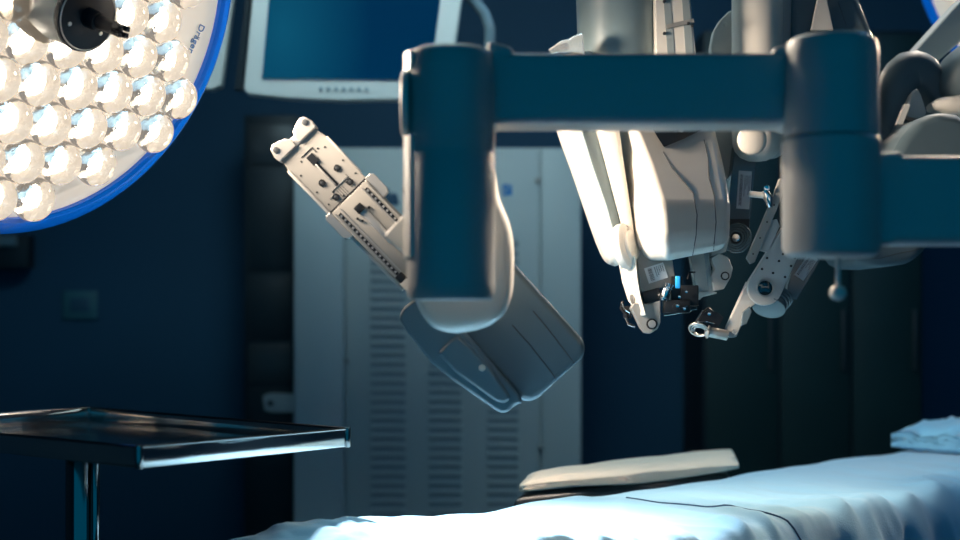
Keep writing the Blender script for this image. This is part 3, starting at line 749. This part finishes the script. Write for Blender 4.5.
# instrument adapter: dark block with small fittings
b = MB(frame(0,0,DW)); b.box(664,690,300,313,-14,2,1); b.box(681,699,285,306,-16,-2,1); b.box(672,684,276,300,-14,-6,1); b.tube([(688,279,-4),(690,272,-4),(696,272,-4)], .9, 8); b.cyl((676,307,2), (0,0,1), 4, 1, 16); b.done('instrument_adapter', 'black', a2)
MB(frame(678.5,282,DW)).box(-2.4,2.4,-6.2,6.2,-7,-3,1.2,3).done('blue_clip', 'bluecap', a2)
b = MB(frame(0,0,DW)); b.cyl((679,297,1), (0,0,1), 1.6, 2, 10); b.cyl((677,306,2), (0,0,1), 1.8, 2, 10); b.cyl((684,309,2), (0,0,1), 1.5, 2, 10); b.tube([(664,315,0),(675,313.5,0),(688,310.5,0),(697,309,0)], 1.1, 8); b.cyl((686,292,1), (0,0,1), 1.4, 2, 10); b.tube([(681,308,3),(687,306,3)], .8, 8); b.done('adapter_fitting', 'chrome', a2)
b = MB(frame(0,0,2.26)); b.tube([(623,301,0),(621,308,0),(626,315,0),(628,324,0),(634,326,0)], 1.6, 8); b.box(624,632,306,318,-8,0,1); b.done('cable_bundle', 'black', a2)
b = MB(frame(0,0,2.24)); b.tube([(621,302,0),(624,309,0),(630,313,0)], .7, 6); b.tube([(625,318,0),(628,325,0),(635,327,0)], .8, 6); b.done('cable_clip', 'chrome', a2)

# ---------------------------------------------------------------- robotic arm 3: right-centre arm
a3 = thing('robotic_arm', Vector((P(757,0,2.35).x, 2.35, 2.45)), 'robotic arm hanging between housing and right column: ivory cylinder, labelled link and bracket', 'robotic arm', None)
b = MB(frame(757,0,2.3)); b.lathe([(0,-161),(10,-160.5),(17,-157),(22,-151),(24.5,-143),(25,-130),(25,420),(0,420)], 56, ax=(0,-1,0)); b.done('upright', 'ivory', a3)
MB(frame(764,0,2.34)).lathe([(0,-158),(12,-158),(19,-154),(25,-146),(27,-136),(27,60),(0,60)], 48, ax=(0,-1,0)).done('rear_sleeve', 'plastic', a3)
b = MB(frame(752,140,2.22,0)); b.lathe([(0,0),(15,0),(14,3),(11,5),(0,6)], 40); b.done('end_cap', 'ivory', a3)
b = MB(frame(0,0,2.36)); b.prism([(736,8),(728,12),(720,20),(714,31),(711,46),(711,100),(713,130),(722,160),(728,178),(744,178),(762,124),(762,8)], -16, 0); b.done('round_plate', 'plastic', a3, bev=.003)
MB(frame(725,24.5,2.355)).cyl((0,0,0), (0,0,1), 2, 2, 14).done('plate_screw', 'metal', a3)
b = MB(frame(0,0,2.33)); b.prism([(735,145),(757,148),(756,165),(750,218),(749,244),(742,250),(731,250),(724,240),(727,218),(731,180)], -24, 0); b.done('labelled_link', 'tealp', a3, bev=.002)
b = label_plate(frame(744,190,2.329,4), 13, 38, a3)
b = MB(frame(0,0,2.325)); b.prism([(728,219),(749.5,219),(748,243),(742,249),(730,249),(724,240)], -.5, 1); b.done('open_end', 'black', a3, smooth=False)
b = MB(frame(737,238,2.315,0,yaw=25)); [b.ring((0,0,k*1.5), (0,0,1), 14-k*2.3, 1.2, 30, 8) for k in range(4)]; b.done('cable_drum', 'tealp', a3)
MB(frame(737,238,2.30,0,yaw=25)).cyl((0,0,0), (0,0,1), 4, 4, 20).done('drum_hub', 'chrome', a3)
b = MB(frame(0,0,2.26)); b.prism([(689,246),(709,246),(713,291),(697,295)], -16, 0); b.done('bracket_plate', 'plastic', a3, bev=.0015)
b = MB(frame(0,0,2.26)); b.prism([(703,246),(707,246),(712,290),(708,291)], 0, 2); b.done('bracket_rib', 'vent', a3, bev=.0006)
b = MB(frame(0,0,2.25)); b.prism([(711,258),(719,253),(728,257),(733,268),(731,277),(724,289),(714,291),(711,276),(715,268)], -14, 0); b.done('pivot_bracket', 'plastic', a3, bev=.002)
MB(frame(725,276,2.249)).lathe([(0,-.3),(4.4,-.3),(4.4,.6),(0,.6)], 24).done('bore', 'black', a3); MB(frame(725,276,2.249)).cyl((0,0,0), (0,0,1), 3, 1.5, 18).done('pivot_pin', 'metal', a3)
b = MB(frame(0,0,2.255)); b.prism([(708,236),(730,236),(726,252),(712,256)], -20, 0); b.done('bracket_mount', 'plastic', a3, bev=.0015)
b = MB(frame(0,0,2.255)); b.prism([(696,292),(712,290),(718,293),(703,297),(700,300),(697,299)], -10, -2); b.done('bracket_lip', 'plastic', a3, bev=.0015)

# ---------------------------------------------------------------- robotic arm 4: right instrument link with gripper
a4 = thing('robotic_arm', Vector((P(830,0,2.45).x, 2.45, 2.45)), 'right-hand robotic arm behind the columns, with curved links, slanting perforated link and gripper', 'robotic arm', None)
DR = 2.2
b = MB(frame(765,288,DR,-62)); pts = [(17.5*math.cos(R(a)), 17.5*math.sin(R(a))) for a in range(90,271,12)]
b.prism(pts+[(62,-13),(66,13)], -10, 0); pl_ = b.done('perforated_link', 'plastic', a4, bev=.0018)
f = frame(765,288,DR)
MB(f).ring((0,0,.5), (0,0,1), 8.2, 1.0, 32, 8).done('lens_ring', 'metal', a4); MB(f).lathe([(0,-.5),(8,-.5),(8,.6),(5,1.6),(0,2.2)], 32).done('dark_lens', mat('dark_glass', (.01,.02,.03), .08, coat=1, noise=.05), a4)
b = MB(frame(0,0,DR))
for x, y in ((767,258),(779,261),(791,266),(762,269),(773,273),(785,277),(783,254),(795,258)): b.cyl((x,y,-.3), (0,0,1), 1.3, .7, 10)
b.done('link_hole', 'black', a4)
b = MB(frame(0,0,DR-.015)); b.prism([(747,258),(772,200),(780,178),(786,180),(781,200),(755,262),(751,264)], -8, 0); b.done('guide_rail', 'alu', a4, bev=.0012)
b = MB(frame(0,0,DR-.005)); b.prism([(758,250),(768,221),(777,219),(780,226),(768,252)], -8, 0); b.done('rail_block', 'plastic', a4, bev=.0012)
b = MB(frame(0,0,DR-.016)); [b.cyl((x,y,0), (0,0,1), .9, .6, 8) for x, y in ((753,254),(760,238),(767,222),(774,205))]; b.done('rail_screw', 'black', a4)
b = MB(frame(0,0,DR-.02)); b.tube([(750,193.5,-4),(765,195,-4)], 3.2, 12); b.done('lever', 'ivory', a4)
b = MB(frame(0,0,DR-.02)); b.tube([(765,190,-3),(769,198,-3),(771,207,-3)], [3,5,2], 12); b.cyl((767,188,-3), (0,0,1), 3, 4, 12); b.done('lever_pivot', 'chrome', a4)
b = MB(frame(0,0,DR+.06)); b.prism([(786,296),(792,268),(806,240),(828,244),(815,270),(797,300)], -14, 0); b.done('rear_link', 'tealp', a4, bev=.002)
label_plate(frame(806,267,DR+.059,-56+90), 11, 26, a4)
f = frame(770,302,DR+.03,20,pitch=58)
b = MB(f); [b.ring((0,0,k*3-6), (0,0,1), 20-k*1.4, 1.7, 40, 8) for k in range(5)]; b.cyl((0,0,-8), (0,0,1), 17, 16, 32); b.done('wrist_drum', 'tealp', a4)
MB(f).cyl((0,0,-12), (0,0,1), 14, 5, 32).done('drum_base', 'chrome', a4)
b = MB(frame(0,0,DR+.005)); b.prism([(748,281),(738,303),(727,327),(727,334),(731,338),(737,337),(741,328),(748,310),(756,304),(752,290)], -12, -2); b.done('tail_link', 'plastic', a4, bev=.002)
b = MB(frame(0,0,DR+.002)); b.prism([(743,312),(750,306),(752,312),(747,324),(741,326)], -8, 0); b.done('tail_clip', 'tealp', a4, bev=.0012)
MB(frame(734,331,DR-.003)).cyl((0,0,0), (0,0,1), 2.3, 3, 16).done('pivot_pin', 'metal', a4)
f = frame(690,328,DR,11)
b = MB(f); b.cyl((16,0,-4), (1,0,0), 5.2, 23, 24); b.done('wrist_shaft', 'metal', a4)
b = MB(f); [b.ring((9+k*1.2,k*.4,-2-k*2.5), (-.15,.80,.58), 9.5-k*1.6, 1.0, 36, 8) for k in range(3)]; b.ring((19,0,-4), (1,0,0), 5.6, 1.4, 28, 8); b.done('wrist_ring', 'metal', a4)
b = MB(frame(0,0,DR)); b.prism([(696,322),(704,310),(718,312),(724,318),(718,327),(704,328)], -12, -1); b.tube([(702,313,0),(708,308,0),(713,312,0)], 1.4, 8); b.done('gripper_block', 'black', a4, bev=.001)
b = MB(frame(0,0,DR)); b.tube([(697,322,1),(706,322,1),(714,324,1)], .7, 6); b.cyl((709,314,0), (0,0,1), 1.7, 2, 10); b.done('gripper_fitting', 'chrome', a4)
# upper housing behind right column
b = MB(); b.levels([lv(-70,(782,838,830,776),(2.34,2.58)), lv(0,(788,859,850,780),(2.32,2.58)), lv(30,(790,871,860,782),(2.31,2.58)), lv(60,(790,879,868,784),(2.30,2.58)), lv(90,(790,878,867,784),(2.32,2.56)), lv(130,(792,866,856,786),(2.36,2.54))])
uh = b.done('upper_housing', 'tealp', a4, bev=.014, seg=5)
bpy.context.view_layer.update(); ut = bvh(uh)
stick([(838,-3),(862,0),(866,11),(848,9)], .002, 'vent_slot', 'black', a4, ut)
seam(uh, [(838,2),(846,25)], .0008, parent=a4); seam(uh, [(858,0),(868,22),(872,40)], .0008, parent=a4)
b = MB(frame(0,0,2.29)); b.prism([(822,-24),(811,30),(834,30)], -6, 0); b.done('housing_facet', 'plastic', a4, bev=.002)
b = MB(); c0 = P(820,-60,2.45); b.cyl((c0.x,c0.y,c0.z-.05), (0,0,1), .055, 2.45-c0.z+.05, 40); b.done('upright', 'plastic', a4)
# curved link
b = MB(); b.loft([(886,180,2.45,13,.045),(887,150,2.45,15,.045),(890,120,2.45,16,.045),(896,92,2.45,19,.045),(908,73,2.45,21,.045),(922,78,2.45,19,.045),(932,94,2.45,13,.04),(937,112,2.45,9,.035)], n=2.8, seg=32, sub=4)
b.done('curved_link', 'slate2', a4)
b = MB(frame(0,0,2.5)); b.prism([(912,54),(955,6),(990,-30),(1020,-10),(935,64),(928,62)], -40, 0); b.done('slanting_link', 'plastic', a4, bev=.005)
b = MB(); b.loft([(1010,60,2.42,34,.06),(985,72,2.42,36,.06),(962,82,2.42,30,.06),(948,92,2.42,16,.04),(942,98,2.42,6,.02)], n=2.8, seg=32, sub=4); b.done('joint_shell', 'slate2', a4)
b = MB(); b.loft([(930,108,2.40,4,.02),(940,106,2.40,8,.03),(955,106,2.40,10,.035),(990,104,2.40,12,.035)], n=2.4, seg=24, sub=3); b.done('joint_collar', 'ivory', a4)
b = MB(frame(0,0,2.38)); b.prism([(908,104),(912,94),(917,88),(921,94),(927,112),(924,118),(914,119),(906,116)], -14, 0); b.done('inner_cover', 'plastic', a4, bev=.003)
b = MB(frame(0,0,2.36)); b.prism([(905,103.5),(911,104.5),(903,124.5),(896.5,124.5)], -8, 0); b.done('lit_tab', 'towel' if False else 'ivory', a4, bev=.001)
b = MB(frame(0,0,2.39)); b.prism([(896,125),(912,121),(900,150),(884,160)], -10, 0); b.done('lower_web', 'plastic', a4, bev=.002)
# big drum housing, lit from below
b = MB(frame(0,0,2.28)); b.prism([(838,236),(842,250),(850,261),(860,266),(882,266.5),(905,264),(918,258),(926,246),(960,225),(1010,200),(1010,150),(975,128),(955,115),(935,112),(915,120),(900,138),(888,160),(850,190)], -90, 10)
dh = b.done('lower_housing', 'slate2', a4, bev=.018, seg=6)
bpy.context.view_layer.update()
seam(dh, [(846,257),(880,258.5),(896,254),(912,251),(924,247)], .0008, parent=a4)

# ---------------------------------------------------------------- lights
def light(kind, name, loc, aim, col, e, **k):
    l = bpy.data.lights.new(name, kind); l.color = col; l.energy = e
    for a, v in k.items(): setattr(l, a, v)
    o = bpy.data.objects.new(name, l); C.objects.link(o); o.location = loc
    o.rotation_euler = (Vector(aim)-Vector(loc)).to_track_quat('-Z','Y').to_euler(); return o
WARM = (1,.82,.64)
light('SPOT', 'surgical_light', cA+nA*.20, (-.07,1.48,1.35), WARM, 24, spot_size=R(38), spot_blend=.5, shadow_soft_size=.03)
light('SPOT', 'surgical_light', cA+nA*.21, (.45,2.2,1.27), WARM, 120, spot_size=R(62), spot_blend=.9, shadow_soft_size=.10)
light('SPOT', 'surgical_light', cC+nC*.26, (.12,1.4,1.34), WARM, 350, spot_size=R(26), spot_blend=.5, shadow_soft_size=.07)  # added rim light on the columns, from the unseen lamp
light('SPOT', 'surgical_light', cB+nB*.26, (.3,2.0,1.4), WARM, 120, spot_size=R(80), spot_blend=.8, shadow_soft_size=.12)
light('SPOT', 'surgical_light', cC+nC*.26, T(-.40,.25,.85), (.97,.97,1), 1250, spot_size=R(20), spot_blend=.9, shadow_soft_size=.07)  # added light pool on the table, from the unseen lamp
light('SPOT', 'added_downlight', (1.2,2.9,2.93), (.04,1.68,1.29), WARM, 1500, spot_size=R(9), spot_blend=.6, shadow_soft_size=.05)  # added narrow spot that brightens the elbow's right facet
light('SPOT', 'added_downlight', (1.2,2.9,2.93), (.15,1.8,1.3), WARM, 230, spot_size=R(50), spot_blend=.7, shadow_soft_size=.06)  # wider added spot from the same unseen place
light('AREA', 'ceiling_fill', (-.3,3.0,2.95), (-.3,4.1,0), (.60,.90,1), 44, shape='RECTANGLE', size=1.2, size_y=.6)  # added fill that brightens cabinet and monitor; no fixture behind it
light('AREA', 'ceiling_fill', (1.5,2.9,2.95), (1.5,2.9,0), (.16,.5,.95), 14, shape='RECTANGLE', size=1.6, size_y=.8)  # added blue fill from overhead; no fixture behind it
t = thing('added_downlight', (1.2,2.9,RH), 'added round ceiling downlight, unseen above the picture', 'added ceiling light')  # fixture added to go with the unseen spots
MB().lathe([(.07,-.05),(.10,-.05),(.10,0),(.07,0)], 36, o=(1.2,2.9,RH)).done('trim_ring', 'ivory', t)
w = bpy.data.worlds.new('room_ambient'); bpy.context.scene.world = w; w.use_nodes = True
w.node_tree.nodes['Background'].inputs[0].default_value = (.0,.072,.142,1); w.node_tree.nodes['Background'].inputs[1].default_value = 2.3

# ---------------------------------------------------------------- camera
cd = bpy.data.cameras.new('camera'); cam = bpy.data.objects.new('camera', cd); C.objects.link(cam)
cam.location = (0,0,ZC); cam.rotation_euler = (R(90),0,0); cd.lens = 50; cd.sensor_width = 36; cd.shift_y = 60/960
cd.dof.use_dof = True; cd.dof.focus_distance = 2.12; cd.dof.aperture_fstop = 2.8
sc = bpy.context.scene; sc.camera = cam
sc.view_settings.view_transform = 'Standard'; sc.view_settings.look = 'None'; sc.view_settings.gamma = 1; sc.view_settings.exposure = 0
sc.view_settings.use_curve_mapping = False
sc.cycles.caustics_refractive = False; sc.cycles.caustics_reflective = False
